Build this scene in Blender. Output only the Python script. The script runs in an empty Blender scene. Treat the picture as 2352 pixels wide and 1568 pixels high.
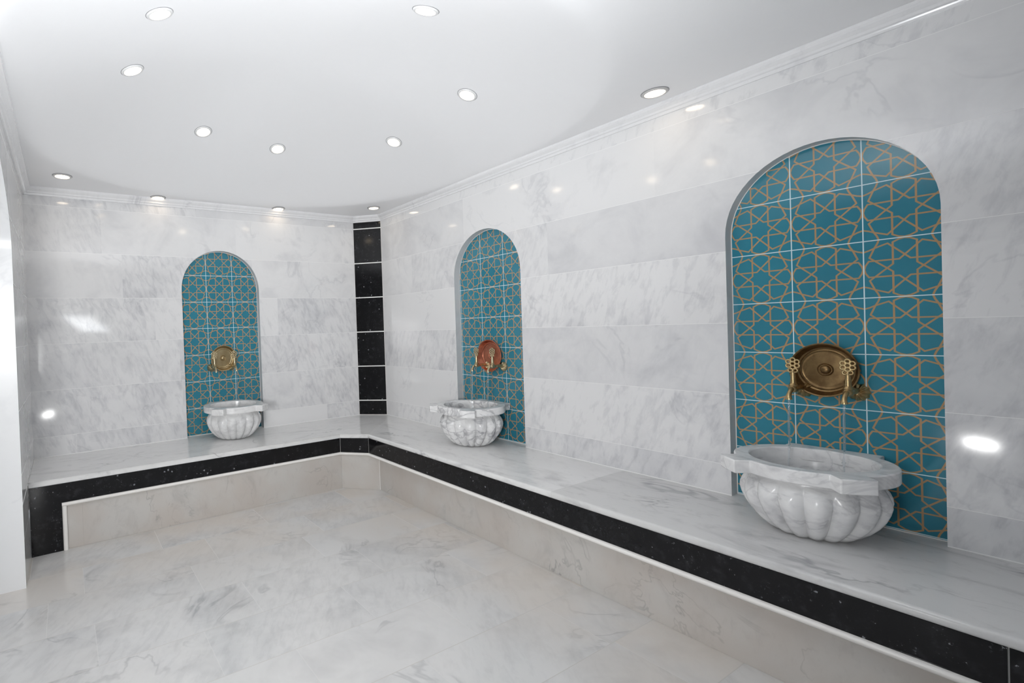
import bpy, bmesh, math, random
from mathutils import Vector, Matrix
PI = math.pi
C = bpy.context.scene.collection
SC = bpy.context.scene

# ------------------------------------------------------------------ helpers
class G:
    """tiny node graph builder"""
    def __init__(s, name):
        s.m = bpy.data.materials.new(name); s.m.use_nodes = True
        s.t = s.m.node_tree; s.t.nodes.clear()
        s.out = s.t.nodes.new('ShaderNodeOutputMaterial')
        s.b = s.t.nodes.new('ShaderNodeBsdfPrincipled')
        s.t.links.new(s.b.outputs[0], s.out.inputs[0])
    def put(s, sock, v):
        if isinstance(v, bpy.types.NodeSocket): s.t.links.new(v, sock)
        elif v is not None:
            if hasattr(sock.default_value, '__len__') and isinstance(v, (tuple, list)) and len(sock.default_value) == 4 and len(v) == 3: v = (*v, 1)
            sock.default_value = v
    def n(s, typ, ins=None, out=0, **kw):
        nd = s.t.nodes.new(typ)
        for k, v in kw.items(): setattr(nd, k, v)
        for k, v in (ins or {}).items(): s.put(nd.inputs[k], v)
        return nd.outputs[out]
    def f(s, op, a, b=None, c=None):
        nd = s.t.nodes.new('ShaderNodeMath'); nd.operation = op
        for i, v in enumerate((a, b, c)):
            if v is not None: s.put(nd.inputs[i], v)
        return nd.outputs[0]
    def mix(s, fac, a, b, kind='MIX'):
        nd = s.t.nodes.new('ShaderNodeMix'); nd.data_type = 'RGBA'; nd.blend_type = kind
        s.put(nd.inputs[0], fac); s.put(nd.inputs[6], a); s.put(nd.inputs[7], b)
        return nd.outputs[2]
    def xyz(s, v):
        nd = s.t.nodes.new('ShaderNodeSeparateXYZ'); s.put(nd.inputs[0], v); return nd.outputs
    def vec(s, x=0., y=0., z=0.):
        nd = s.t.nodes.new('ShaderNodeCombineXYZ')
        for i, v in enumerate((x, y, z)): s.put(nd.inputs[i], v)
        return nd.outputs[0]
    def ramp(s, fac, lo, hi):
        nd = s.t.nodes.new('ShaderNodeMapRange'); nd.interpolation_type = 'SMOOTHSTEP'
        s.put(nd.inputs[0], fac); nd.inputs[1].default_value = lo; nd.inputs[2].default_value = hi
        return nd.outputs[0]
    def noise(s, v, scale, detail=5, rough=.55, dist=0.):
        return s.n('ShaderNodeTexNoise', {'Vector': v, 'Scale': scale, 'Detail': detail, 'Roughness': rough, 'Distortion': dist})
    def coord(s): return s.n('ShaderNodeTexCoord', out=3)
    def wn(s, v, out=0): return s.n('ShaderNodeTexWhiteNoise', {'Vector': v}, out=out, noise_dimensions='3D')
    def set(s, **kw):
        for k, v in kw.items(): s.put(s.b.inputs[k.replace('_', ' ')], v)
        return s.m

def obj(name, bm, mat, parent=None, smooth=False, loc=None, rot=None, bevel=0., tri=False):
    if tri: bmesh.ops.triangulate(bm, faces=bm.faces[:])
    bmesh.ops.recalc_face_normals(bm, faces=bm.faces[:])
    me = bpy.data.meshes.new(name); bm.to_mesh(me); bm.free()
    me.materials.append(mat)
    if smooth:
        for p in me.polygons: p.use_smooth = True
        try: me.set_sharp_from_angle(angle=math.radians(smooth if smooth is not True else 40))
        except Exception: pass
    o = bpy.data.objects.new(name, me); C.objects.link(o)
    if loc: o.location = loc
    if rot: o.rotation_euler = rot
    if bevel:
        b = o.modifiers.new('edge', 'BEVEL'); b.width = bevel; b.segments = 2; b.limit_method = 'ANGLE'; b.angle_limit = math.radians(50)
    if parent: o.parent = parent
    return o
def thing(name, label, cat, loc=(0, 0, 0), rz=0., group=None):
    o = bpy.data.objects.new(name, None); C.objects.link(o); o.empty_display_size = .1
    o.location = loc; o.rotation_euler = (0, 0, rz)
    o['label'] = label; o['category'] = cat
    if group: o['group'] = group
    return o
def struct(o, label=None):
    o['kind'] = 'structure'
    if label: o['label'] = label
    return o
def poly(bm, pts): return bm.faces.new([bm.verts.new(p) for p in pts])
def prism(bm, pts, vec):
    """closed prism from a planar polygon"""
    a = [bm.verts.new(p) for p in pts]; v = Vector(vec)
    b = [bm.verts.new(Vector(p) + v) for p in pts]
    bm.faces.new(a); bm.faces.new(b[::-1]); n = len(a)
    for i in range(n): bm.faces.new((a[i], a[(i + 1) % n], b[(i + 1) % n], b[i]))
def box(bm, lo, hi):
    x0, y0, z0 = lo; x1, y1, z1 = hi
    prism(bm, [(x0, y0, z0), (x1, y0, z0), (x1, y1, z0), (x0, y1, z0)], (0, 0, z1 - z0))
def lathe(bm, prof, n=32, M=Matrix(), cap0=False, cap1=False):
    rings = []
    for r, z in prof:
        if r < 1e-6: rings.append([bm.verts.new(M @ Vector((0, 0, z)))])
        else: rings.append([bm.verts.new(M @ Vector((r * math.cos(2 * PI * i / n), r * math.sin(2 * PI * i / n), z))) for i in range(n)])
    for a, b in zip(rings, rings[1:]):
        for i in range(n):
            j = (i + 1) % n
            if len(a) == 1 and len(b) == 1: continue
            if len(a) == 1: bm.faces.new((a[0], b[i], b[j]))
            elif len(b) == 1: bm.faces.new((a[i], a[j], b[0]))
            else: bm.faces.new((a[i], a[j], b[j], b[i]))
    if cap0 and len(rings[0]) > 1: bm.faces.new(rings[0][::-1])
    if cap1 and len(rings[-1]) > 1: bm.faces.new(rings[-1])
def tube(bm, pts, rad, n=12):
    """round tube through points, radius per point"""
    pts = [Vector(p) for p in pts]; R = rad if isinstance(rad, (list, tuple)) else [rad] * len(pts)
    rings = []; up = Vector((0.31, .17, .93))
    for i, p in enumerate(pts):
        d = (pts[min(i + 1, len(pts) - 1)] - pts[max(i - 1, 0)]).normalized()
        a = d.cross(up)
        if a.length < .05: a = d.cross(Vector((1, 0, 0)))
        a.normalize(); b = d.cross(a)
        rings.append([bm.verts.new(p + (a * math.cos(2 * PI * k / n) + b * math.sin(2 * PI * k / n)) * R[i]) for k in range(n)])
    for a, b in zip(rings, rings[1:]):
        for k in range(n): bm.faces.new((a[k], a[(k + 1) % n], b[(k + 1) % n], b[k]))
    bm.faces.new(rings[0][::-1]); bm.faces.new(rings[-1])
def sweep(bm, path, prof, closed_ends=True):
    """profile [(out, z)] swept along a plan polyline with mitred corners; 'out' is to the right of the path direction"""
    P = [Vector((x, y)) for x, y in path]; n = len(P); rings = []
    for i in range(n):
        d0 = (P[i] - P[i - 1]).normalized() if i else (P[1] - P[0]).normalized()
        d1 = (P[i + 1] - P[i]).normalized() if i < n - 1 else d0
        n0 = Vector((d0.y, -d0.x)); n1 = Vector((d1.y, -d1.x)); m = (n0 + n1).normalized(); k = 1 / max(.2, m.dot(n0))
        rings.append([bm.verts.new((P[i].x + m.x * o * k, P[i].y + m.y * o * k, z)) for o, z in prof])
    q = len(prof)
    for a, b in zip(rings, rings[1:]):
        for j in range(q): bm.faces.new((a[j], a[(j + 1) % q], b[(j + 1) % q], b[j]))
    if closed_ends: bm.faces.new(rings[0][::-1]); bm.faces.new(rings[-1])

# ------------------------------------------------------------------ measures (metres; bench top is z = 0)
COURSE = .305; Z5 = .1315           # marble courses, height of the lowest joint above the bench
FLOOR = -.405; CEIL = 1.765; WALLTOP = 1.86
WX = -2.66                          # plane of the left side wall
CL, CR = -.190, -.165               # the chamfered corner, along the back wall and along the right wall
NW, SPRING = .3, 1.11               # niche half width and springing height
REC = .05                           # niche depth
TILE = .203

# ------------------------------------------------------------------ materials
def marble(name, axis, light=(.77, .77, .775), dark=(.49, .495, .52), L=.61, H=COURSE, v0=Z5, seed=0., rough=.08, streak=1., tilt=.35, grout=(.84, .84, .84), gw=.0018, vgrout=.25, warm=0., tint=(.74, .66, .56), veins=1., tone=.17):
    g = G(name); P = g.xyz(g.coord())
    if axis == 'x': u, v = P[0], P[2]
    elif axis == 'y': u, v = P[1], P[2]
    elif axis == 'xy': u, v = P[0], P[1]
    else: u, v = P[1], P[0]
    rv = g.f('DIVIDE', g.f('SUBTRACT', v, v0), H)
    row = g.f('FLOOR', rv); fv = g.f('SUBTRACT', rv, row)
    off = g.wn(g.vec(row, seed, 3.1))
    ru = g.f('ADD', g.f('DIVIDE', u, L), off); col = g.f('FLOOR', ru); fu = g.f('SUBTRACT', ru, col)
    tid = g.vec(row, col, seed)
    rnd = g.wn(tid, 1); r1 = g.wn(g.vec(col, row, seed + 5.)); r2 = g.wn(g.vec(col, row, seed + 9.))
    R3 = g.xyz(rnd)
    p = g.vec(g.f('ADD', u, g.f('MULTIPLY', R3[0], 17.)), g.f('ADD', v, g.f('MULTIPLY', R3[1], 13.)), g.f('MULTIPLY', R3[2], 11.))
    q = g.xyz(p)
    # streaky coordinates: stretched along a slanted direction
    a = g.f('ADD', q[0], g.f('MULTIPLY', q[1], tilt)); b = g.f('SUBTRACT', q[1], g.f('MULTIPLY', q[0], tilt))
    ps = g.vec(g.f('MULTIPLY', a, 3.), b, q[2])
    cloud = g.noise(p, 4.2, 4, .58, .6)
    st = g.noise(ps, 9., 4, .62, .35)
    fine = g.noise(p, 26., 2, .6)
    vn = g.noise(p, 2.6, 4, .55, 1.1)
    vein = g.f('SUBTRACT', 1., g.ramp(g.f('ABSOLUTE', g.f('SUBTRACT', vn, .5)), 0., .030))
    vein = g.f('MULTIPLY', vein, g.ramp(g.noise(p, 3.3, 0), .48, .66))
    sk = g.f('MULTIPLY', g.ramp(st, .42, .70), g.f('MULTIPLY', g.ramp(r1, .15, .75), streak))
    m = g.f('ADD', g.f('MULTIPLY', g.ramp(cloud, .40, .80), .42), g.f('MULTIPLY', sk, .42))
    m = g.f('ADD', m, g.f('MULTIPLY', vein, .26 * veins))
    m = g.f('ADD', m, g.f('MULTIPLY', g.f('SUBTRACT', fine, .5), .16))
    m = g.f('ADD', m, g.f('MULTIPLY', g.f('SUBTRACT', r2, .5), tone * 2.0))
    m = g.f('ADD', m, g.f('MULTIPLY', g.f('SUBTRACT', g.wn(g.vec(row, seed + 2.7, 8.)), .5), tone * 1.6))
    nd = g.t.nodes.new('ShaderNodeClamp'); g.put(nd.inputs[0], m); m = nd.outputs[0]
    c = g.mix(m, light, dark)
    if warm:                                                     # mineral stains, mostly beside the bench
        wn_ = g.ramp(g.noise(g.vec(g.f('ADD', q[0], 5.), q[1], 2.), 2.1, 3), .30, .66)
        wn_ = g.f('MULTIPLY', wn_, g.f('ADD', .12, g.f('MAXIMUM', g.ramp(P[1], -1.7, -.75), g.ramp(P[0], -1.25, -.55))))
        c = g.mix(g.f('MULTIPLY', wn_, warm), c, tint)
    dv = g.f('MULTIPLY', g.f('MINIMUM', fv, g.f('SUBTRACT', 1., fv)), H)
    du = g.f('MULTIPLY', g.f('MINIMUM', fu, g.f('SUBTRACT', 1., fu)), L)
    gv = g.f('LESS_THAN', dv, gw / 2); gu = g.f('MULTIPLY', g.f('LESS_THAN', du, gw / 2 * .8), vgrout)
    gr = g.f('MAXIMUM', gv, gu)
    if axis in 'xy' and H == COURSE: gr = g.f('MAXIMUM', gr, g.f('MULTIPLY', g.f('LESS_THAN', v, .004), g.f('GREATER_THAN', v, -.01)))
    c = g.mix(gr, c, grout)
    rg = g.f('ADD', rough, g.f('MULTIPLY', gr, .35))
    return g.set(Base_Color=c, Roughness=rg, IOR=1.5)

def slab_marble(name, along, light=(.78, .775, .765), dark=(.40, .40, .41), seed=0., rough=.16, stretch=9., scale=2.4, warm=0., tint=(.75, .66, .56), amount=1.):
    """unjointed slab with veins running along one direction"""
    g = G(name); P = g.xyz(g.coord()); k = 1. / stretch
    u, w = (P[0], P[1]) if along == 'x' else (P[1], P[0])
    p = g.vec(g.f('MULTIPLY', g.f('ADD', u, g.f('MULTIPLY', w, .28)), k * 3.2), g.f('ADD', w, P[2]), seed)
    p2 = g.vec(g.f('MULTIPLY', u, k * 6.), g.f('ADD', w, P[2]), seed + 4.)
    n1 = g.noise(p, scale * 3.4, 6, .6, .8); n2 = g.noise(p2, scale * 9., 5, .65, .4)
    m = g.f('ADD', g.f('MULTIPLY', g.ramp(n1, .50, .80), .62 * amount), g.f('MULTIPLY', g.ramp(n2, .52, .78), .34 * amount))
    vn = g.noise(p, scale * 1.7, 4, .55, .9)
    vein = g.f('SUBTRACT', 1., g.ramp(g.f('ABSOLUTE', g.f('SUBTRACT', vn, .5)), 0., .016))
    vein = g.f('MULTIPLY', vein, g.ramp(g.noise(p2, scale * 1.1, 2), .50, .68))
    m = g.f('MINIMUM', g.f('ADD', m, g.f('MULTIPLY', vein, .75 * amount)), 1.)
    c = g.mix(m, light, dark)
    if warm:
        c = g.mix(g.f('MULTIPLY', g.ramp(g.noise(g.vec(P[0], P[1], P[2]), 3., 3), .35, .7), warm), c, tint)
    return g.set(Base_Color=c, Roughness=rough, IOR=1.5)

def carved_marble(name, seed, vs=.25, dark=(.44, .44, .46)):
    g = G(name); P = g.xyz(g.coord())
    p = g.vec(g.f('ADD', P[0], seed), P[1], g.f('MULTIPLY', P[2], 1.6))
    n1 = g.noise(p, 7., 5, .55, 1.1); n2 = g.noise(p, 17., 4, .6, .6)
    vein = g.f('SUBTRACT', 1., g.ramp(g.f('ABSOLUTE', g.f('SUBTRACT', g.noise(p, 5.5, 4, .5, 1.5), .5)), 0., .05))
    m = g.f('ADD', g.f('MULTIPLY', g.ramp(n1, .45, .75), .5), g.f('MULTIPLY', g.ramp(n2, .45, .8), .25))
    m = g.f('MINIMUM', g.f('ADD', m, g.f('MULTIPLY', vein, vs)), 1.)
    c = g.mix(m, (.80, .80, .80), dark)
    return g.set(Base_Color=c, Roughness=.2, IOR=1.5)

def granite(name, seed=0., joints=False):
    g = G(name); co = g.coord(); P = g.xyz(co)
    p = g.vec(g.f('ADD', P[0], seed), P[1], P[2])
    flake = g.f('MULTIPLY', g.ramp(g.noise(p, 130., 2, .6), .60, .72), g.ramp(g.noise(p, 16., 2), .48, .66))
    vor = g.n('ShaderNodeTexVoronoi', {'Vector': p, 'Scale': 46., 'Randomness': 1.}, out=0)
    cell = g.n('ShaderNodeTexVoronoi', {'Vector': p, 'Scale': 46., 'Randomness': 1.}, out=1)
    warp = g.noise(p, 190., 2, .7)
    spot = g.f('LESS_THAN', g.f('ADD', vor, g.f('MULTIPLY', g.f('SUBTRACT', warp, .5), .55)), g.f('MULTIPLY', g.ramp(g.xyz(cell)[0], .82, 1.), .24))
    haze = g.ramp(g.noise(p, 28., 3, .6), .5, .8)
    c = g.mix(haze, (.0075, .0075, .0085), (.022, .022, .025))
    c = g.mix(g.f('MULTIPLY', flake, .55), c, (.13, .135, .15))
    c = g.mix(g.f('MULTIPLY', spot, .6), c, (.34, .35, .37))
    rough = .09
    if joints:
        rv = g.f('DIVIDE', g.f('SUBTRACT', P[2], Z5), COURSE); fr = g.f('FRACT', rv)
        d = g.f('MULTIPLY', g.f('MINIMUM', fr, g.f('SUBTRACT', 1., fr)), COURSE)
        ln = g.f('LESS_THAN', d, .0042); c = g.mix(ln, c, (.82, .82, .80)); rough = g.f('ADD', .09, g.f('MULTIPLY', ln, .5))
    return g.set(Base_Color=c, Roughness=rough, IOR=1.45, Specular_IOR_Level=.3)

def plain(name, col, rough=.5, metal=0., var=.05, **kw):
    g = G(name); n = g.noise(g.coord(), 30., 3)
    c = g.mix(n, tuple(x * (1 - var) for x in col), tuple(min(1, x * (1 + var)) for x in col))
    return g.set(Base_Color=c, Roughness=rough, Metallic=metal, **kw)
def metal(name, col, dark, rough=.3, scale=22.):
    g = G(name); co = g.coord()
    n = g.noise(co, scale, 5, .65, .4); n2 = g.noise(co, scale * 5, 3)
    c = g.mix(g.ramp(n, .35, .7), col, dark)
    bump = g.n('ShaderNodeBump', {'Strength': .12, 'Distance': .002, 'Height': n2})
    return g.set(Base_Color=c, Roughness=g.f('ADD', rough, g.f('MULTIPLY', n, .12)), Metallic=1., Normal=bump)
def emit(name, col, s):
    g = G(name); g.t.nodes.remove(g.b)
    e = g.n('ShaderNodeEmission', {'Color': (*col, 1), 'Strength': s}); g.t.links.new(e, g.out.inputs[0]); return g.m

def star_tile(name, zoff):
    """glazed turquoise tile with an interlaced eight-fold star drawn in ochre; square tiles TILE wide, white grout"""
    g = G(name); P = g.xyz(g.coord())
    tx = g.f('ADD', g.f('DIVIDE', P[0], TILE), 20.5); tz = g.f('ADD', g.f('DIVIDE', g.f('SUBTRACT', P[2], zoff), TILE), 20.)
    fx = g.f('FRACT', tx); fz = g.f('FRACT', tz)
    a = g.f('ABSOLUTE', g.f('SUBTRACT', g.f('MULTIPLY', fx, 2.), 1.)); b = g.f('ABSOLUTE', g.f('SUBTRACT', g.f('MULTIPLY', fz, 2.), 1.))
    p = g.f('MAXIMUM', a, b); q = g.f('MINIMUM', a, b)
    segs = [((.87, .28), (.28, .28)), ((.28, .28), (.28, .13)), ((.28, .13), (.42, 0.)), ((.42, 0.), (.85, .40)), ((.85, .40), (.725, .725)),
            ((.725, .725), (.86, .655)), ((.86, .655), (1., .61)), ((.87, .28), (.955, .13)), ((.955, .13), (.985, 0.)), ((.28, .13), (.28, .28))]
    dmin = None
    for (ax, ay), (bx, by) in segs[:-1]:
        dx, dy = bx - ax, by - ay; l2 = dx * dx + dy * dy
        px = g.f('SUBTRACT', p, ax); py = g.f('SUBTRACT', q, ay)
        t = g.f('DIVIDE', g.f('MULTIPLY_ADD', px, dx, g.f('MULTIPLY', py, dy)), l2)
        cl = g.t.nodes.new('ShaderNodeClamp'); g.put(cl.inputs[0], t); t = cl.outputs[0]
        ex = g.f('MULTIPLY_ADD', t, -dx, px); ey = g.f('MULTIPLY_ADD', t, -dy, py)
        d = g.f('ADD', g.f('MULTIPLY', ex, ex), g.f('MULTIPLY', ey, ey))
        dmin = d if dmin is None else g.f('MINIMUM', dmin, d)
    d = g.f('SQRT', dmin)
    line = g.f('SUBTRACT', 1., g.ramp(d, .018, .032))
    edge = g.f('SUBTRACT', 1., p)                               # distance to the tile edge in half tiles
    gr = g.f('SUBTRACT', 1., g.ramp(edge, .012, .020))
    tv = g.wn(g.vec(g.f('FLOOR', tx), g.f('FLOOR', tz), 2.))
    nz = g.noise(g.coord(), 14., 4, .6)
    base = g.mix(g.f('ADD', g.f('MULTIPLY', tv, .4), g.f('MULTIPLY', nz, .6)), (.026, .185, .265), (.042, .245, .325))
    och = g.mix(g.noise(g.coord(), 40., 3), (.47, .275, .115), (.40, .28, .17))
    c = g.mix(line, base, och); c = g.mix(gr, c, (.62, .76, .80))
    return g.set(Base_Color=c, Roughness=g.f('ADD', .12, g.f('MULTIPLY', gr, .4)), IOR=1.5)

M_wallL = marble('back wall marble courses', 'x', seed=1., L=.95)
M_wallR = marble('right wall marble courses', 'y', seed=2., L=1.3)
M_wallW = marble('left wall marble courses', 'y', seed=3., light=(.78, .78, .78))
M_jamb = marble('jamb marble', 'x', seed=6., L=9., H=9., rough=.28, light=(.84, .85, .86), dark=(.62, .63, .66), streak=.3)
M_floor = marble('floor marble planks', 'xy', seed=4., light=(.70, .70, .695), dark=(.43, .435, .445), L=.62, H=.30, v0=-.62, rough=.22, streak=.55, tilt=-.6, grout=(.54, .525, .50), gw=.003, vgrout=.35, veins=1.8, warm=.5, tint=(.70, .63, .555), tone=.05)
M_seat = {a: slab_marble('bench slab marble ' + a, d, seed=s, light=(l, l, l * .995), dark=(l * .52, l * .52, l * .54)) for a, d, s, l in (('one', 'x', 1., .77), ('two', 'y', 2.3, .76), ('three', 'y', 7.7, .65))}
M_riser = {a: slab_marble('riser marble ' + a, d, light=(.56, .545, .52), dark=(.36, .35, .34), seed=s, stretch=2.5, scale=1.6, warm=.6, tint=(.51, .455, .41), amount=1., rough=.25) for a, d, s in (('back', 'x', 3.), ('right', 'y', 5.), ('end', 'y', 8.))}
M_cornice = slab_marble('cornice marble', 'y', light=(.82, .82, .83), dark=(.55, .55, .58), seed=9., stretch=4., scale=3., amount=.6, rough=.15)
M_corniceL = slab_marble('cornice marble along back', 'x', light=(.82, .82, .83), dark=(.55, .55, .58), seed=2., stretch=4., scale=3., amount=.6, rough=.15)
M_reveal = slab_marble('niche reveal marble', 'y', light=(.60, .60, .61), dark=(.42, .42, .44), seed=6., stretch=3., amount=.6, rough=.25)
M_bead = slab_marble('pencil trim marble', 'x', light=(.84, .82, .79), dark=(.70, .68, .65), seed=8., stretch=2., amount=.3, rough=.22)
M_gran = granite('black granite'); M_granc = granite('black granite tiles of the corner', 3., True)
M_grout = plain('white grout', (.80, .79, .77), .7)
M_ceil = plain('white ceiling paint', (.86, .86, .87), .55, var=.008)
M_trim = plain('downlight white trim', (.72, .72, .72), .35)
M_trim2 = plain('downlight grey trim', (.55, .54, .53), .3)
M_gap_shadow = plain('downlight painted shadow grey', (.30, .30, .31), .6)  # shade of the gap round a downlight, put in as grey
M_lamp = emit('downlight lens glow', (1., .82, .60), 14.)
M_brass = metal('aged brass', (.58, .44, .23), (.34, .23, .11), .24)
M_brass2 = metal('polished brass', (.60, .51, .34), (.42, .34, .20), .22)
M_bronze = metal('dark aged bronze dish', (.27, .18, .085), (.14, .085, .04), .30, 16.)
M_copper = metal('red copper dish', (.60, .22, .13), (.40, .15, .10), .26, 30.)
M_pale = metal('pale brass dish', (.50, .40, .24), (.40, .31, .17), .30, 12.)
M_dark = plain('dark drain metal', (.10, .10, .10), .4, .8)
def water_mat():
    g = G('running water'); return g.set(Base_Color=(.93, .97, 1.), Roughness=.04, IOR=1.33, Transmission_Weight=.92)
M_water = water_mat()

# ------------------------------------------------------------------ the room
def arch_pts(c, half, spring, z0, n=28):
    """outline of a niche opening, from its left foot over the arch to its right foot (u, z)"""
    out = [(c - half, z0)]
    for i in range(n + 1):
        t = PI - PI * i / n; out.append((c + half * math.cos(t), spring + half * math.sin(t)))
    out.append((c + half, z0)); return out
NICHE = {'L': dict(c=-1.3895, tc=-1.3945, zo=1.2218), 'M': dict(c=1.388, tc=1.4045, zo=1.2251), 'B': dict(c=3.0855, tc=3.0915, zo=1.2251)}
def strip_wall(u0, u1, z0, z1, niches, f):
    """wall as quads around arch notches that start at z0; f maps (u, z) to a point"""
    bm = bmesh.new(); cur = u0
    for c in niches:
        a, b = c - NW, c + NW
        poly(bm, [f(cur, z0), f(a, z0), f(a, z1), f(cur, z1)])
        pts = arch_pts(c, NW, SPRING, z0)[1:-1]
        for (ua, za), (ub, zb) in zip(pts, pts[1:]): poly(bm, [f(ua, za), f(ub, zb), f(ub, z1), f(ua, z1)])
        cur = b
    poly(bm, [f(cur, z0), f(u1, z0), f(u1, z1), f(cur, z1)])
    bmesh.ops.remove_doubles(bm, verts=bm.verts[:], dist=1e-5)
    return bm
YB = -5.0; XL = -4.3
struct(obj('wall_back', strip_wall(WX, CL, 0., WALLTOP, [NICHE['L']['c']], lambda u, z: (u, 0., z)), M_wallL))
struct(obj('wall_right', strip_wall(-CR, -YB, 0., WALLTOP, [NICHE['M']['c'], NICHE['B']['c']], lambda u, z: (0., -u, z)), M_wallR))
bm = bmesh.new(); poly(bm, [(CL, 0, 0), (0, CR, 0), (0, CR, WALLTOP), (CL, 0, WALLTOP)])
struct(obj('wall_corner', bm, M_wallL))
# left side wall with the arched opening
Y0, Y1 = -1.0, -4.2; AS, AR = 1.20, .50; yc, hw = (Y0 + Y1) / 2, (Y0 - Y1) / 2
def arch_left(n=40): return [(yc + hw * math.cos(PI * i / n), AS + AR * math.sin(PI * i / n)) for i in range(n + 1)]
bm = bmesh.new(); ap = arch_left()
poly(bm, [(WX, 0, FLOOR), (WX, Y0, FLOOR), (WX, Y0, AS), (WX, Y0, WALLTOP), (WX, 0, WALLTOP)])
for (ya, za), (yb, zb) in zip(ap, ap[1:]): poly(bm, [(WX, ya, za), (WX, yb, zb), (WX, yb, WALLTOP), (WX, ya, WALLTOP)])
poly(bm, [(WX, Y1, FLOOR), (WX, YB, FLOOR), (WX, YB, WALLTOP), (WX, Y1, WALLTOP)])
bmesh.ops.remove_doubles(bm, verts=bm.verts[:], dist=1e-5)
struct(obj('wall_left', bm, M_wallW))
bm = bmesh.new(); full = [(Y0, FLOOR)] + ap + [(Y1, FLOOR)]; XJ = WX - .42
for (ya, za), (yb, zb) in zip(full, full[1:]): poly(bm, [(WX, ya, za), (WX, yb, zb), (XJ, yb, zb), (XJ, ya, za)])
poly(bm, [(XJ, Y0, FLOOR), (XJ, 0, FLOOR), (XJ, 0, WALLTOP), (XJ, Y0, WALLTOP)])
bmesh.ops.remove_doubles(bm, verts=bm.verts[:], dist=1e-5)
struct(obj('wall_left_jamb', bm, M_jamb, smooth=30))
bm = bmesh.new(); poly(bm, [(XL, 0.01, FLOOR), (XL, YB, FLOOR), (XL, YB, WALLTOP), (XL, .01, WALLTOP)]); struct(obj('wall_side', bm, M_wallW))
bm = bmesh.new(); poly(bm, [(XL, .01, FLOOR), (XJ, .01, FLOOR), (XJ, .01, WALLTOP), (XL, .01, WALLTOP)]); struct(obj('wall_far', bm, M_wallL))
bm = bmesh.new(); poly(bm, [(XL, YB, FLOOR), (.1, YB, FLOOR), (.1, .1, FLOOR), (XL, .1, FLOOR)]); struct(obj('floor', bm, M_floor))
# ceiling: flat margin with a shallow dome
DC = Vector((-1.345, -1.45)); DAX, DAY, DN, DRISE = 1.295, 1.365, 2.5, .395
def dome_z(x, y):
    q = (abs((x - DC.x) / DAX) ** DN + abs((y - DC.y) / DAY) ** DN) ** (1 / DN)
    t = 1 - q * q; return CEIL + (.5 * DRISE * (t + math.sqrt(t * t + .0012)) if t > -.15 else 0.)
def ceiling():
    bm = bmesh.new(); x0, x1, y0, y1 = WX - .03, .03, YB - .03, .03; N = 192
    ang = sorted(set([2 * PI * i / N for i in range(N)] + [math.atan2(y - DC.y, x - DC.x) % (2 * PI) for x in (x0, x1) for y in (y0, y1)]))
    rings = []
    for t in ang:
        c, s = math.cos(t), math.sin(t)
        bx = (x1 - DC.x) / c if c > 1e-9 else (x0 - DC.x) / c if c < -1e-9 else 1e9
        by = (y1 - DC.y) / s if s > 1e-9 else (y0 - DC.y) / s if s < -1e-9 else 1e9
        e = 1 / (abs(c / DAX) ** DN + abs(s / DAY) ** DN) ** (1 / DN); col = []
        for k in [i / 30 for i in range(1, 30)] + [.985, 1.]: col.append(e * k)
        col += [e + .012, e + .03, e + .06, max(min(bx, by), e + .065)]
        rings.append([bm.verts.new((DC.x + r * c, DC.y + r * s, dome_z(DC.x + r * c, DC.y + r * s))) for r in col])
    top = bm.verts.new((DC.x, DC.y, dome_z(DC.x, DC.y)))
    n = len(rings)
    for i in range(n):
        a, b = rings[i], rings[(i + 1) % n]
        bm.faces.new((top, a[0], b[0]))
        for k in range(len(a) - 1): bm.faces.new((a[k], a[k + 1], b[k + 1], b[k]))
    return bm
struct(obj('ceiling', ceiling(), M_ceil, smooth=60))
bm = bmesh.new(); poly(bm, [(XL, YB, CEIL), (WX - .03, YB, CEIL), (WX - .03, .1, CEIL), (XL, .1, CEIL)]); struct(obj('ceiling_side', bm, M_ceil))
# cornice
COR = [(-.004, 1.79), (-.004, 1.716), (.007, 1.716), (.010, 1.722), (.012, 1.727), (.020, 1.730), (.024, 1.738), (.038, 1.749), (.044, 1.756), (.044, 1.79)]
def cornice(path): bm = bmesh.new(); sweep(bm, path, COR); return bm
struct(obj('trim_1', cornice([(WX, YB), (WX, 0.)]), M_cornice), 'marble crown moulding along the left wall')
struct(obj('trim_2', cornice([(WX, 0.), (CL, 0.), (0., CR), (0., YB)]), M_corniceL), 'marble crown moulding along the back and right walls')

# black granite strip in the chamfered corner
cp = thing('corner_panel', 'tall black granite tile strip filling the angled corner between two walls', 'stone panel', ((CL) / 2, CR / 2, 0.))
d = Vector((-CL, CR, 0)); W2 = d.length / 2; d.normalize(); nrm = Vector((d.y, -d.x, 0))
cp.rotation_euler = (0, 0, math.atan2(d.y, d.x))
bm = bmesh.new(); box(bm, (-W2 + .004, -.006, .006), (W2 - .004, -.0005, 1.713)); obj('granite_face', bm, M_granc, cp)
bm = bmesh.new(); box(bm, (-W2 + .001, -.003, .001), (W2 - .001, -.0003, 1.7155)); obj('grout_border', bm, M_grout, cp)

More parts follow.
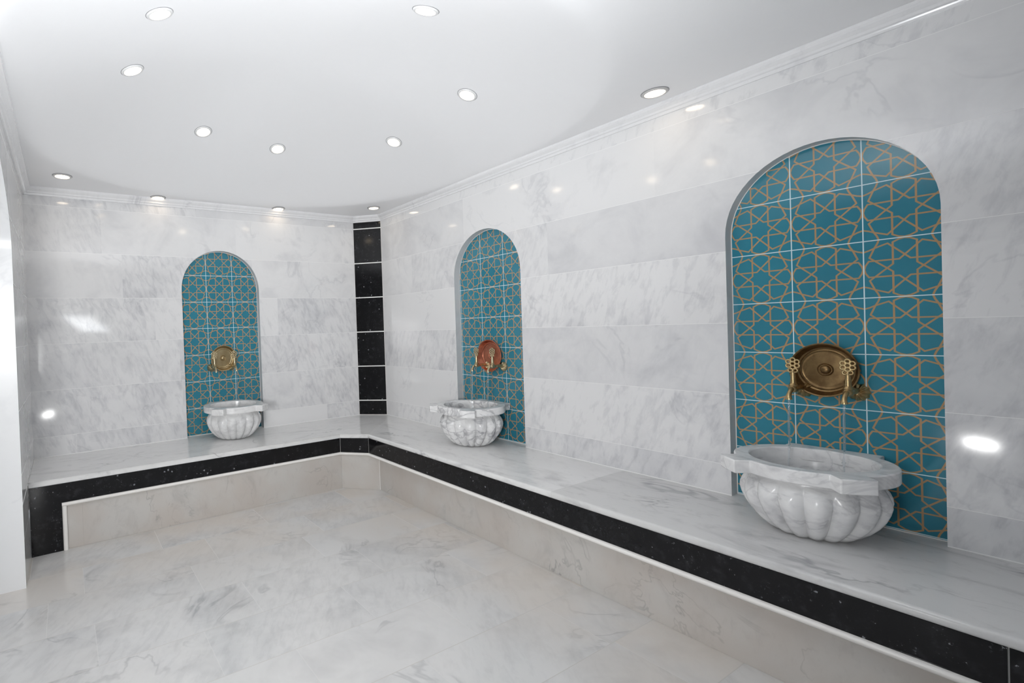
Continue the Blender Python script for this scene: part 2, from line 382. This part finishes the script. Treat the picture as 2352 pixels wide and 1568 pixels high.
# ------------------------------------------------------------------ bench
bench = thing('stone_bench', 'long low marble bench wrapping the corner with a black granite band along its front', 'bench', (-.5, -.5, FLOOR))
BO = Vector((.5, .5, -FLOOR))
def bpart(name, bm, mat, **kw): return obj(name, bm, mat, bench, loc=BO, **kw)
PL0, PC0, PC1, PR1 = Vector((WX, -.628)), Vector((-.714, -.588)), Vector((-.562, -.742)), Vector((-.560, YB))
def slab(pts, front):
    bm = bmesh.new(); prism(bm, [(x, y, -.03) for x, y in pts], (0, 0, .03))
    F = [Vector(pts[i]) for i in front]; on = lambda v: any((v.co.xy - q).length < 1e-5 for q in F)
    es = [e for e in bm.edges if on(e.verts[0]) and on(e.verts[1]) and abs(e.verts[0].co.z - e.verts[1].co.z) < 1e-4]
    bmesh.ops.bevel(bm, geom=es, offset=.011, segments=3, profile=.5, affect='EDGES'); return bm
ov = .004
bpart('seat_slab', slab([(WX + .001, PL0.y - ov), (PC0.x, PC0.y - ov), (PC1.x - ov, PC1.y), (.06, -.155), (-.155, .06), (WX + .001, .06)], (0, 1, 2)), M_seat['one'], smooth=35)
bpart('seat_slab', slab([(PC1.x - ov, PC1.y - .0006), (PC1.x - ov, -2.31), (.06, -2.31), (.06, -.1556)], (0, 1)), M_seat['two'], smooth=35)
bpart('seat_slab', slab([(PC1.x - ov, -2.3106), (PC1.x - ov, YB), (.06, YB), (.06, -2.3106)], (0, 1)), M_seat['three'], smooth=35)
def band(a, b, z0=-.137, z1=-.0302, t=.02, extra=None):
    d = (b - a).normalized(); n = Vector((-d.y, d.x))          # n points into the bench
    bm = bmesh.new()
    pts = [(a.x, a.y, z0), (b.x, b.y, z0), (b.x, b.y, z1), (a.x, a.y, z1)]
    if extra: pts = [(a.x, a.y, FLOOR + .001)] + [(*(a + d * extra), FLOOR + .001), (*(a + d * extra), z0)] + pts[1:]
    prism(bm, pts, (n.x * t, n.y * t, 0)); return bm
def lerp(a, b, m): return a + (b - a).normalized() * m
g2 = .0016
bpart('granite_band', band(PL0 + Vector((.004, 0)), lerp(PC0, PL0, g2), extra=.150), M_gran)
bpart('granite_band', band(lerp(PC0, PC1, g2), lerp(PC1, PC0, g2)), M_gran)
J = Vector((-.5609, -3.575))
bpart('granite_band', band(lerp(PC1, PR1, g2), lerp(J, PC1, g2)), M_gran)
bpart('granite_band', band(lerp(J, PR1, g2), PR1), M_gran)
# inner body showing as grout in the joints
bm = bmesh.new(); prism(bm, [(WX + .001, PL0.y + .008, -.145), (PC0.x + .004, PC0.y + .008, -.145), (PC1.x + .007, PC1.y + .003, -.145), (PC1.x + .007, YB, -.145), (-.01, YB, -.145), (-.01, -.17, -.145), (-.2, -.01, -.145), (WX + .001, -.01, -.145)], (0, 0, .1138)); bpart('bench_core', bm, M_grout)
# pencil trim under the band
BP = [(.0, -.137), (-.012, -.1372), (-.0165, -.142), (-.018, -.147), (-.0165, -.152), (-.012, -.1568), (.0, -.157), (.045, -.157), (.045, -.137)]
BPs = [(-o, z) for o, z in BP]                                  # out is to the right of the path
u0 = -2.494
bm = bmesh.new(); sl = (PC0.y - PL0.y) / (PC0.x - PL0.x); yat = lambda x: PL0.y + (x - PL0.x) * sl
sweep(bm, [(u0 - .012, yat(u0 - .012) + .006), (PC0.x, PC0.y + .006), (PC1.x + .006, PC1.y + .003), (PC1.x + .006, YB)], [(-o - .0, z) for o, z in BP]); 
bpart('pencil_trim', bm, M_bead, smooth=50)
bm = bmesh.new(); tube(bm, [(u0, yat(u0) + .004, FLOOR + .001), (u0, yat(u0) + .004, -.1385)], .012, 14); bpart('pencil_trim', bm, M_bead, smooth=50)
# recessed risers
RL0, RC0, RC1, RR1 = Vector((u0 + .01, -.610)), Vector((-.712, -.594)), Vector((-.503, -.790)), Vector((-.500, YB))
def riser(a, b, mat): bpart('riser_panel', band(a, b, FLOOR + .0005, -.1572, .02), mat)
RM = lerp(RL0, RC0, .078); riser(RL0, RM, M_riser['end']); riser(lerp(RM, RC0, .0002), RC0, M_riser['back'])
riser(lerp(RC0, RC1, .001), lerp(RC1, RC0, .002), M_riser['right']); riser(lerp(RC1, RR1, .001), RR1, M_riser['right'])
bm = bmesh.new(); tube(bm, [(RC1.x - .0005, RC1.y - .0005, FLOOR + .001), (RC1.x - .0005, RC1.y - .0005, -.1575)], .0022, 8); bpart('grout_line', bm, M_grout)

# ------------------------------------------------------------------ niches
def niche(key, loc, rz, label):
    N = NICHE[key]
    t = thing('arched_niche', label, 'wall niche', loc, rz, 'arched wall niches with patterned tile')
    dx = (N['tc'] - N['c'])
    # reveal (thickness of the wall around the opening)
    bm = bmesh.new(); pts = arch_pts(0., NW, SPRING, .0005, 36)
    for (ua, za), (ub, zb) in zip(pts, pts[1:]): poly(bm, [(ua, 0, za), (ub, 0, zb), (ub, REC, zb), (ua, REC, za)])
    bmesh.ops.remove_doubles(bm, verts=bm.verts[:], dist=1e-5)
    obj('reveal', bm, M_reveal, t, smooth=30)
    bm = bmesh.new(); pts = arch_pts(-dx, NW - .0035, SPRING, .004, 36)
    poly(bm, [(u, 0, z) for u, z in pts])
    obj('tile_panel', bm, star_tile('turquoise star tile ' + key, N['zo']), t, tri=True, loc=(dx, REC - .001, 0))
    bm = bmesh.new(); poly(bm, [(u, REC, z) for u, z in arch_pts(0., NW, SPRING, .0005, 36)])
    obj('grout_border', bm, M_grout, t, tri=True)
    return t
PLACE = {'L': ((NICHE['L']['c'], 0., 0.), 0.), 'M': ((0., -NICHE['M']['c'], 0.), -PI / 2), 'B': ((0., -NICHE['B']['c'], 0.), -PI / 2)}
niche('L', *PLACE['L'], 'arched turquoise tiled niche in the back wall behind the pale brass dish')
niche('M', *PLACE['M'], 'arched turquoise tiled niche near the black corner strip with the red copper dish')
niche('B', *PLACE['B'], 'largest looking turquoise tiled arch, on the long wall with the dark bronze dish')
def at(key, x, y, z):
    loc, rz = PLACE[key]; return Vector(loc) + Matrix.Rotation(rz, 3, 'Z') @ Vector((x, y, z))

# ------------------------------------------------------------------ basins
RT, RTH, RR, RI = .255, .046, .216, .170
def rim_outline():
    """round rim with two square ears at the front and a broad straight tab against the wall (+y)"""
    K = []; hw_, L, tw, ty = .046, .262, .132, .2225
    da = math.asin(hw_ / RR); ta = math.asin(math.sqrt(RR * RR - tw * tw) / RR)
    K.append((ta, [(tw, ty), (0, ty), (-tw, ty)], PI - ta))
    for ph in (PI + math.radians(48), 2 * PI - math.radians(48)):
        c, s = math.cos(ph), math.sin(ph)
        K.append((ph - da, [(c * L + s * hw_, s * L - c * hw_), (c * (L + .004), s * (L + .004)), (c * L - s * hw_, s * L + c * hw_)], ph + da))
    pts = []
    for i, (a0, mid, a1) in enumerate(K):
        pts.append((RR * math.cos(a0), RR * math.sin(a0))); pts += mid; pts.append((RR * math.cos(a1), RR * math.sin(a1)))
        nxt = K[(i + 1) % 3][0] + (2 * PI if i == 2 else 0)
        for j in range(1, 18): t = a1 + (nxt - a1) * j / 18; pts.append((RR * math.cos(t), RR * math.sin(t)))
    return pts
def basin_rim():
    bm = bmesh.new(); P = rim_outline(); ri = RI
    A = [bm.verts.new((x, y, RT)) for x, y in P]; B = [bm.verts.new((x, y, RT - RTH)) for x, y in P]
    inn = [Vector((x, y)).normalized() for x, y in P]
    I = [bm.verts.new((v.x * ri, v.y * ri, RT)) for v in inn]; Jn = [bm.verts.new((v.x * (ri - .004), v.y * (ri - .004), RT - RTH)) for v in inn]
    n = len(P)
    for i in range(n):
        j = (i + 1) % n
        bm.faces.new((A[i], A[j], I[j], I[i])); bm.faces.new((B[j], B[i], Jn[i], Jn[j])); bm.faces.new((A[j], A[i], B[i], B[j])); bm.faces.new((I[i], I[j], Jn[j], Jn[i]))
    return bm
def basin_bowl():
    bm = bmesh.new(); NL = 16; per = 14; n = NL * per
    prof = [(.094, .0), (.112, .004), (.128, .015), (.150, .034), (.170, .058), (.186, .084), (.196, .110), (.201, .132), (.199, .150), (.193, .166), (.184, .180), (.176, .191), (.172, .200), (.172, RT - RTH)]
    dep = [.13, .14, .145, .15, .15, .145, .13, .105, .09, .065, .03, .006, 0, 0]
    rings = []
    for (r, z), a in zip(prof, dep):
        ring = []
        for i in range(n):
            t = 2 * PI * i / n; s = abs(math.cos(NL * t / 2)) ** .85
            k = r * (1 - a * (1 - s)); ring.append(bm.verts.new((k * math.cos(t), k * math.sin(t), z)))
        rings.append(ring)
    for r, z in [(RI - .0055, RT - RTH + .007), (RI - .012, .17), (RI - .035, .12), (.10, .078), (.05, .058), (.016, .054)]:
        rings.append([bm.verts.new((r * math.cos(2 * PI * i / n), r * math.sin(2 * PI * i / n), z)) for i in range(n)])
    for a, b in zip(rings, rings[1:]):
        for i in range(n): bm.faces.new((a[i], a[(i + 1) % n], b[(i + 1) % n], b[i]))
    bm.faces.new(rings[0][::-1]); bm.faces.new(rings[-1]); return bm
def basin(key, x, y, sx, sz, label, seed):
    p = at(key, x, y, 0.0005)
    t = thing('marble_basin', label, 'basin', p, PLACE[key][1], 'fluted marble wash basins'); t.scale = (sx, sx, sz)
    mt = carved_marble('carved marble ' + key, seed, {'B': .3, 'M': .55, 'L': .18}[key], {'B': (.40, .40, .42), 'M': (.34, .34, .36), 'L': (.46, .46, .47)}[key])
    obj('rim', basin_rim(), mt, t, smooth=35, bevel=.004); obj('bowl', basin_bowl(), mt, t, smooth=70)
    bm = bmesh.new(); lathe(bm, [(.0, .0575), (.010, .0575), (.014, .0562), (.016, .0545)], 20); obj('drain', bm, M_dark, t)
    return t
basin('B', .0195, -.178, 1., 1.01, 'largest looking fluted marble basin, on the bench under the dark bronze dish', 1.)
basin('M', .017, -.180, 1., 1., 'fluted grey veined marble basin under the red copper dish', 4.)
basin('L', .004, -.185, 1., .965, 'fluted pale marble basin on the back wall bench under the pale brass dish', 8.)

# ------------------------------------------------------------------ dishes, taps, water
def dish(key, z, R, mat, label):
    t = thing('wall_dish', label, 'dish', at(key, 0, REC - .0015, z), PLACE[key][1], 'round metal dishes on the tiled niches')
    M = Matrix.Rotation(PI / 2, 4, 'X')                         # lathe axis becomes -y (towards the room)
    k = R / .1
    bm = bmesh.new()
    lathe(bm, [(.0, .001), (.075 * k, .001), (.084 * k, .006), (.0965 * k, .030), (.1 * k, .033), (.1005 * k, .0345), (.099 * k, .0355), (.095 * k, .0335), (.083 * k, .011), (.078 * k, .0085), (.0745 * k, .0105), (.0725 * k, .0108), (.070 * k, .0085), (.066 * k, .007), (.060 * k, .0078), (.024 * k, .0085), (.022 * k, .0105), (.019 * k, .0085), (.0, .0085)], 72, M)
    obj('plate', bm, mat, t, smooth=28)
    bm = bmesh.new(); lathe(bm, [(.0165 * k, .008), (.0160 * k, .012), (.0125 * k, .016), (.0065 * k, .0182), (.0, .0188)], 32, M); obj('center_boss', bm, mat, t, smooth=60)
    return t
dish('B', .556, .101, M_bronze, 'dark bronze round dish with a raised boss, above the nearest basin')
dish('M', .560, .108, M_copper, 'red copper round dish above the middle basin')
dish('L', .580, .099, M_pale, 'pale brass round dish above the back wall basin')

def tap_parts(t, mat, first=None):
    """tap in local space: origin on the tile at the flange centre, -y towards the room"""
    MX = Matrix.Rotation(PI / 2, 4, 'X')
    # scallop shell flange
    bm = bmesh.new(); n = 72; rings = []
    for r, h in [(.007, .018), (.013, .017), (.020, .0125), (.027, .007), (.0315, .002), (.0315, 0.)]:
        ring = []
        for i in range(n):
            a = 2 * PI * i / n; w = .5 + .5 * math.cos(11 * a)
            rr = r * (1 + .12 * (w - .5) * (r > .015)); ring.append(bm.verts.new((rr * math.cos(a), -(h + (.0045 * w if .01 < r < .0315 else 0)), rr * math.sin(a))))
        rings.append(ring)
    for a, b in zip(rings, rings[1:]):
        for i in range(n): bm.faces.new((a[i], a[(i + 1) % n], b[(i + 1) % n], b[i]))
    bm.faces.new(rings[0]); obj('shell_flange', bm, mat, t, smooth=40)
    # horizontal body
    bm = bmesh.new()
    lathe(bm, [(.0, .010), (.0095, .012), (.0085, .040), (.0115, .043), (.0115, .049), (.009, .052), (.009, .084), (.0125, .090), (.0145, .099), (.0145, .109), (.012, .117), (.007, .122), (.0, .123)], 24, Matrix.Translation((0, 0, .008)) @ MX)
    obj('body', bm, mat, t, smooth=40)
    # curved spout
    bm = bmesh.new(); pts = []; rad = []
    for i in range(11):
        a = i / 10; pts.append((0, -.113 - .032 * math.sin(a * PI * .55), .010 - .038 * a ** 1.5)); rad.append(.0085 - .0015 * math.sin(a * PI) + (.0014 if a > .85 else 0))
    tube(bm, pts, rad, 16); obj('spout', bm, mat, t, smooth=40)
    # turned stem of the key
    bm = bmesh.new()
    lathe(bm, [(.0, .016), (.0125, .018), (.0135, .023), (.0105, .027), (.0092, .030), (.0092, .034), (.0084, .045), (.0072, .062), (.0058, .072), (.0066, .075), (.0045, .078), (.0, .079)], 20, Matrix.Translation((0, -.104, 0)))
    obj('stem', bm, mat, t, smooth=40)
    # pierced flower finial: rings fused together on a thin plate
    bm = bmesh.new(); cz = .104
    cents = [(0, 0)] + [(.0148 * math.cos(PI / 2 + k * PI / 3), .0148 * math.sin(PI / 2 + k * PI / 3)) for k in range(6)] + [(-.0066, -.0255), (.0066, -.0255)]
    for cx, cz_ in cents:
        m, k = 18, 8; R0, r0 = .0072, .0034; rg = []
        for i in range(m):
            a = 2 * PI * i / m; ring = []
            for j in range(k):
                b = 2 * PI * j / k; q = R0 + r0 * math.cos(b)
                ring.append(bm.verts.new((cx + q * math.cos(a), -.104 + r0 * 1.1 * math.sin(b), cz + cz_ + q * math.sin(a))))
            rg.append(ring)
        for i in range(m):
            for j in range(k): bm.faces.new((rg[i][j], rg[(i + 1) % m][j], rg[(i + 1) % m][(j + 1) % k], rg[i][(j + 1) % k]))
    obj('finial', bm, mat, t, smooth=60)
def copy_tap(src, name, label, loc, rz, mat):
    r = src.copy(); C.objects.link(r); r.location = loc; r.rotation_euler = (0, 0, rz); r['label'] = label
    for ch in list(src.children):
        c = ch.copy(); C.objects.link(c); c.parent = r
        if mat is not src.children[0].data.materials[0]:
            c.material_slots[0].link = 'OBJECT'; c.material_slots[0].material = mat
    return r
TAPS = [('B', -.0655, .478, M_brass, 'brass tap on the shadowed near niche, on the left of the dark bronze dish'),
        ('B', .0875, .478, M_brass, 'brass tap with scallop shell flange, on the right of the dark bronze dish'),
        ('M', -.045, .490, M_brass2, 'small brass tap pouring water, on the left edge of the red copper dish'),
        ('M', .098, .490, M_brass2, 'small brass tap on the right edge of the red copper dish'),
        ('L', -.092, .511, M_brass2, 'small brass tap on the left edge of the pale brass dish'),
        ('L', .0625, .511, M_brass2, 'small brass tap on the right edge of the pale brass dish')]
tap0 = None
for key, dx, z, mat, lab in TAPS:
    loc, rz = at(key, dx, REC - .001, z), PLACE[key][1]
    if tap0 is None:
        tap0 = thing('wall_tap', lab, 'tap', loc, rz, 'ornate brass taps in the niches'); tap_parts(tap0, mat)
    else: copy_tap(tap0, 'wall_tap', lab, loc, rz, mat)

def stream(key, dx, ztop, zbot, seed, label):
    rnd = random.Random(seed); bm = bmesh.new(); n = 26; pts = []; rad = []
    y0 = REC - .001 - .1445
    for i in range(n):
        a = i / (n - 1)
        pts.append((.0018 * math.sin(a * 15 + seed) * a, -.016 * a ** .7 + .0015 * math.sin(a * 11 + seed * 2) * a, -(ztop - zbot) * a))
        rad.append(max(.0011, .0034 * (1 - .45 * a) * (1 + .38 * math.sin(a * 33 + seed * 3) * min(1, a * 2)) + .0006 * rnd.random()))
    tube(bm, pts, rad, 10)
    for k in range(5):                                         # loose drops beside the stream
        z = -(ztop - zbot) * rnd.uniform(.35, .95); M = Matrix.Translation((rnd.uniform(-.006, .006), -.014 + rnd.uniform(-.005, .005), z))
        bmesh.ops.create_uvsphere(bm, u_segments=10, v_segments=7, radius=rnd.uniform(.0014, .0026), matrix=M)
    o = obj('water_stream', bm, M_water, smooth=80, loc=at(key, dx, y0, ztop), rot=(0, 0, PLACE[key][1]))
    o['label'] = label; o['category'] = 'water'; o['group'] = 'water streams from the taps'
for i, (key, dx, zt, zb, lab) in enumerate([
        ('B', -.0655, .450, .10, 'thin water stream from the tap left of the dark bronze dish'),
        ('B', .0875, .450, .10, 'thin water stream from the tap right of the dark bronze dish'),
        ('M', -.045, .462, .10, 'thin water stream from the tap left of the red copper dish'),
        ('M', .098, .462, .10, 'thin water stream from the tap right of the red copper dish'),
        ('L', .0625, .483, .10, 'thin water stream from the tap right of the pale brass dish')]):
    stream(key, dx, zt, zb, i + 1.3, lab)

# ------------------------------------------------------------------ downlights
def light_parts(t, trim):
    bm = bmesh.new(); lathe(bm, [(.0385, .004), (.0385, -.004), (.0400, -.0068), (.0445, -.0075), (.0500, -.0050), (.0520, -.0005), (.0520, .004)], 40); obj('trim_ring', bm, trim, t, smooth=50)
    bm = bmesh.new(); lathe(bm, [(.0515, .003), (.0515, -.0022), (.0538, -.0014), (.0538, .003)], 40); obj('painted_gap_shadow', bm, M_gap_shadow, t)  # dark ring painting the shadow around the trim
    bm = bmesh.new(); lathe(bm, [(.0388, -.0015), (.030, -.0042), (.016, -.0056), (.0, -.006)], 32); obj('lens', bm, M_lamp, t, smooth=60)
def copy_thing(src, label, loc, rot):
    r = src.copy(); C.objects.link(r); r.location = loc; r.rotation_euler = rot; r['label'] = label
    for ch in list(src.children): c = ch.copy(); C.objects.link(c); c.parent = r
    return r
CAM = Vector((-2.45831, -3.82253, .774565))
FW = Vector((.49664352, .86786419, -.01252853)); RT_ = Vector((.86717417, -.49675724, -.03523069)); UP = Vector((.03679909, -.00663267, .99930067))
# measured plan positions (x, y) of the lamps
FLAT = [(-2.435, -.339, 'downlight in the flat ceiling margin nearest the left wall'),
        (-1.839, -.050, 'downlight close to the back wall cornice, above and left of the back wall niche'),
        (-.920, -.060, 'downlight close to the back wall cornice, between the niche and the black corner strip'),
        (-.207, -.374, 'downlight in the ceiling corner just in front of the black granite strip'),
        (-.169, -2.604, 'downlight close to the long right wall, between its two niches')]
DOME = [(-2.096, -1.810, 'larger looking downlight at the top of the photo, on its left half'),
        (-1.190, -2.300, 'larger looking downlight at the top of the photo, near its middle'),
        (-2.140, -1.330, 'dome downlight standing alone on the left, second from the top edge'),
        (-1.665, -.706, 'dome downlight, left one of the two closest to each other'),
        (-1.150, -.647, 'dome downlight, right one of the two closest to each other'),
        (-.530, -1.140, 'dome downlight above the black corner strip'),
        (-.556, -1.855, 'dome downlight above the niche with the copper dish')]
first = {}
for lst, trim, kind in ((FLAT, M_trim2, 'flat'), (DOME, M_trim, 'dome')):
    for x, y, lab in lst:
        z = dome_z(x, y); rot = (0, 0, 0)
        if z > CEIL + .03:
            e = .01; gx = (dome_z(x + e, y) - dome_z(x - e, y)) / (2 * e); gy = (dome_z(x, y + e) - dome_z(x, y - e)) / (2 * e)
            rot = Vector((0, 0, 1)).rotation_difference(Vector((-gx, -gy, 1)).normalized()).to_euler()
        if kind not in first:
            t = thing('ceiling_downlight', lab, 'ceiling light', (x, y, z), 0, 'recessed ceiling downlights'); t.rotation_euler = rot; light_parts(t, trim); first[kind] = t
        else: copy_thing(first[kind], lab, (x, y, z), rot)

# ------------------------------------------------------------------ lights
def area(name, loc, target, size, power, col=(1, 1, 1), sy=None, spread=180):
    l = bpy.data.lights.new(name, 'AREA'); l.energy = power; l.color = col; l.size = size
    if sy: l.shape = 'RECTANGLE'; l.size_y = sy
    l.spread = math.radians(spread)
    o = bpy.data.objects.new(name, l); C.objects.link(o); o.location = loc
    o.rotation_euler = (Vector(target) - Vector(loc)).to_track_quat('-Z', 'Y').to_euler(); return o
area('added_key_light', (-2.98, -3.55, .62), (-.72, -.60, .85), .5, 20., (1., 1., 1.), spread=115)  # unseen light added to brighten the back and right walls
area('bounce_flash', (-2.22, -3.05, .95), (-1.80, -2.50, 2.15), .4, 21., (.94, .97, 1.), spread=144)
area('floor_lamp_strip', (-2.66, -3.06, -.115), (-.9, -1.9, .1), .155, 2.2, (1, 1, 1), .036)

w = bpy.data.worlds.new('room'); SC.world = w; w.use_nodes = True
w.node_tree.nodes['Background'].inputs[0].default_value = (.9, .95, 1., 1); w.node_tree.nodes['Background'].inputs[1].default_value = .25

# ------------------------------------------------------------------ camera
cd = bpy.data.cameras.new('camera'); cam = bpy.data.objects.new('camera', cd); C.objects.link(cam)
M = Matrix((RT_, UP, -FW)).transposed().to_4x4(); M.translation = CAM; cam.matrix_world = M
cd.sensor_fit = 'HORIZONTAL'; cd.sensor_width = 36.; cd.lens = 1140.1995 / 2352 * 36
cd.shift_x = 374.7927 / 2352; cd.shift_y = -14.9792 / 2352; cd.clip_start = .01
SC.camera = cam
SC.view_settings.view_transform = 'Standard'; SC.view_settings.look = 'None'; SC.view_settings.exposure = 0.; SC.view_settings.gamma = 1.
SC.cycles.use_light_tree = False; SC.cycles.diffuse_bounces = 4; SC.cycles.glossy_bounces = 3; SC.cycles.max_bounces = 8; SC.cycles.caustics_reflective = False; SC.cycles.caustics_refractive = False
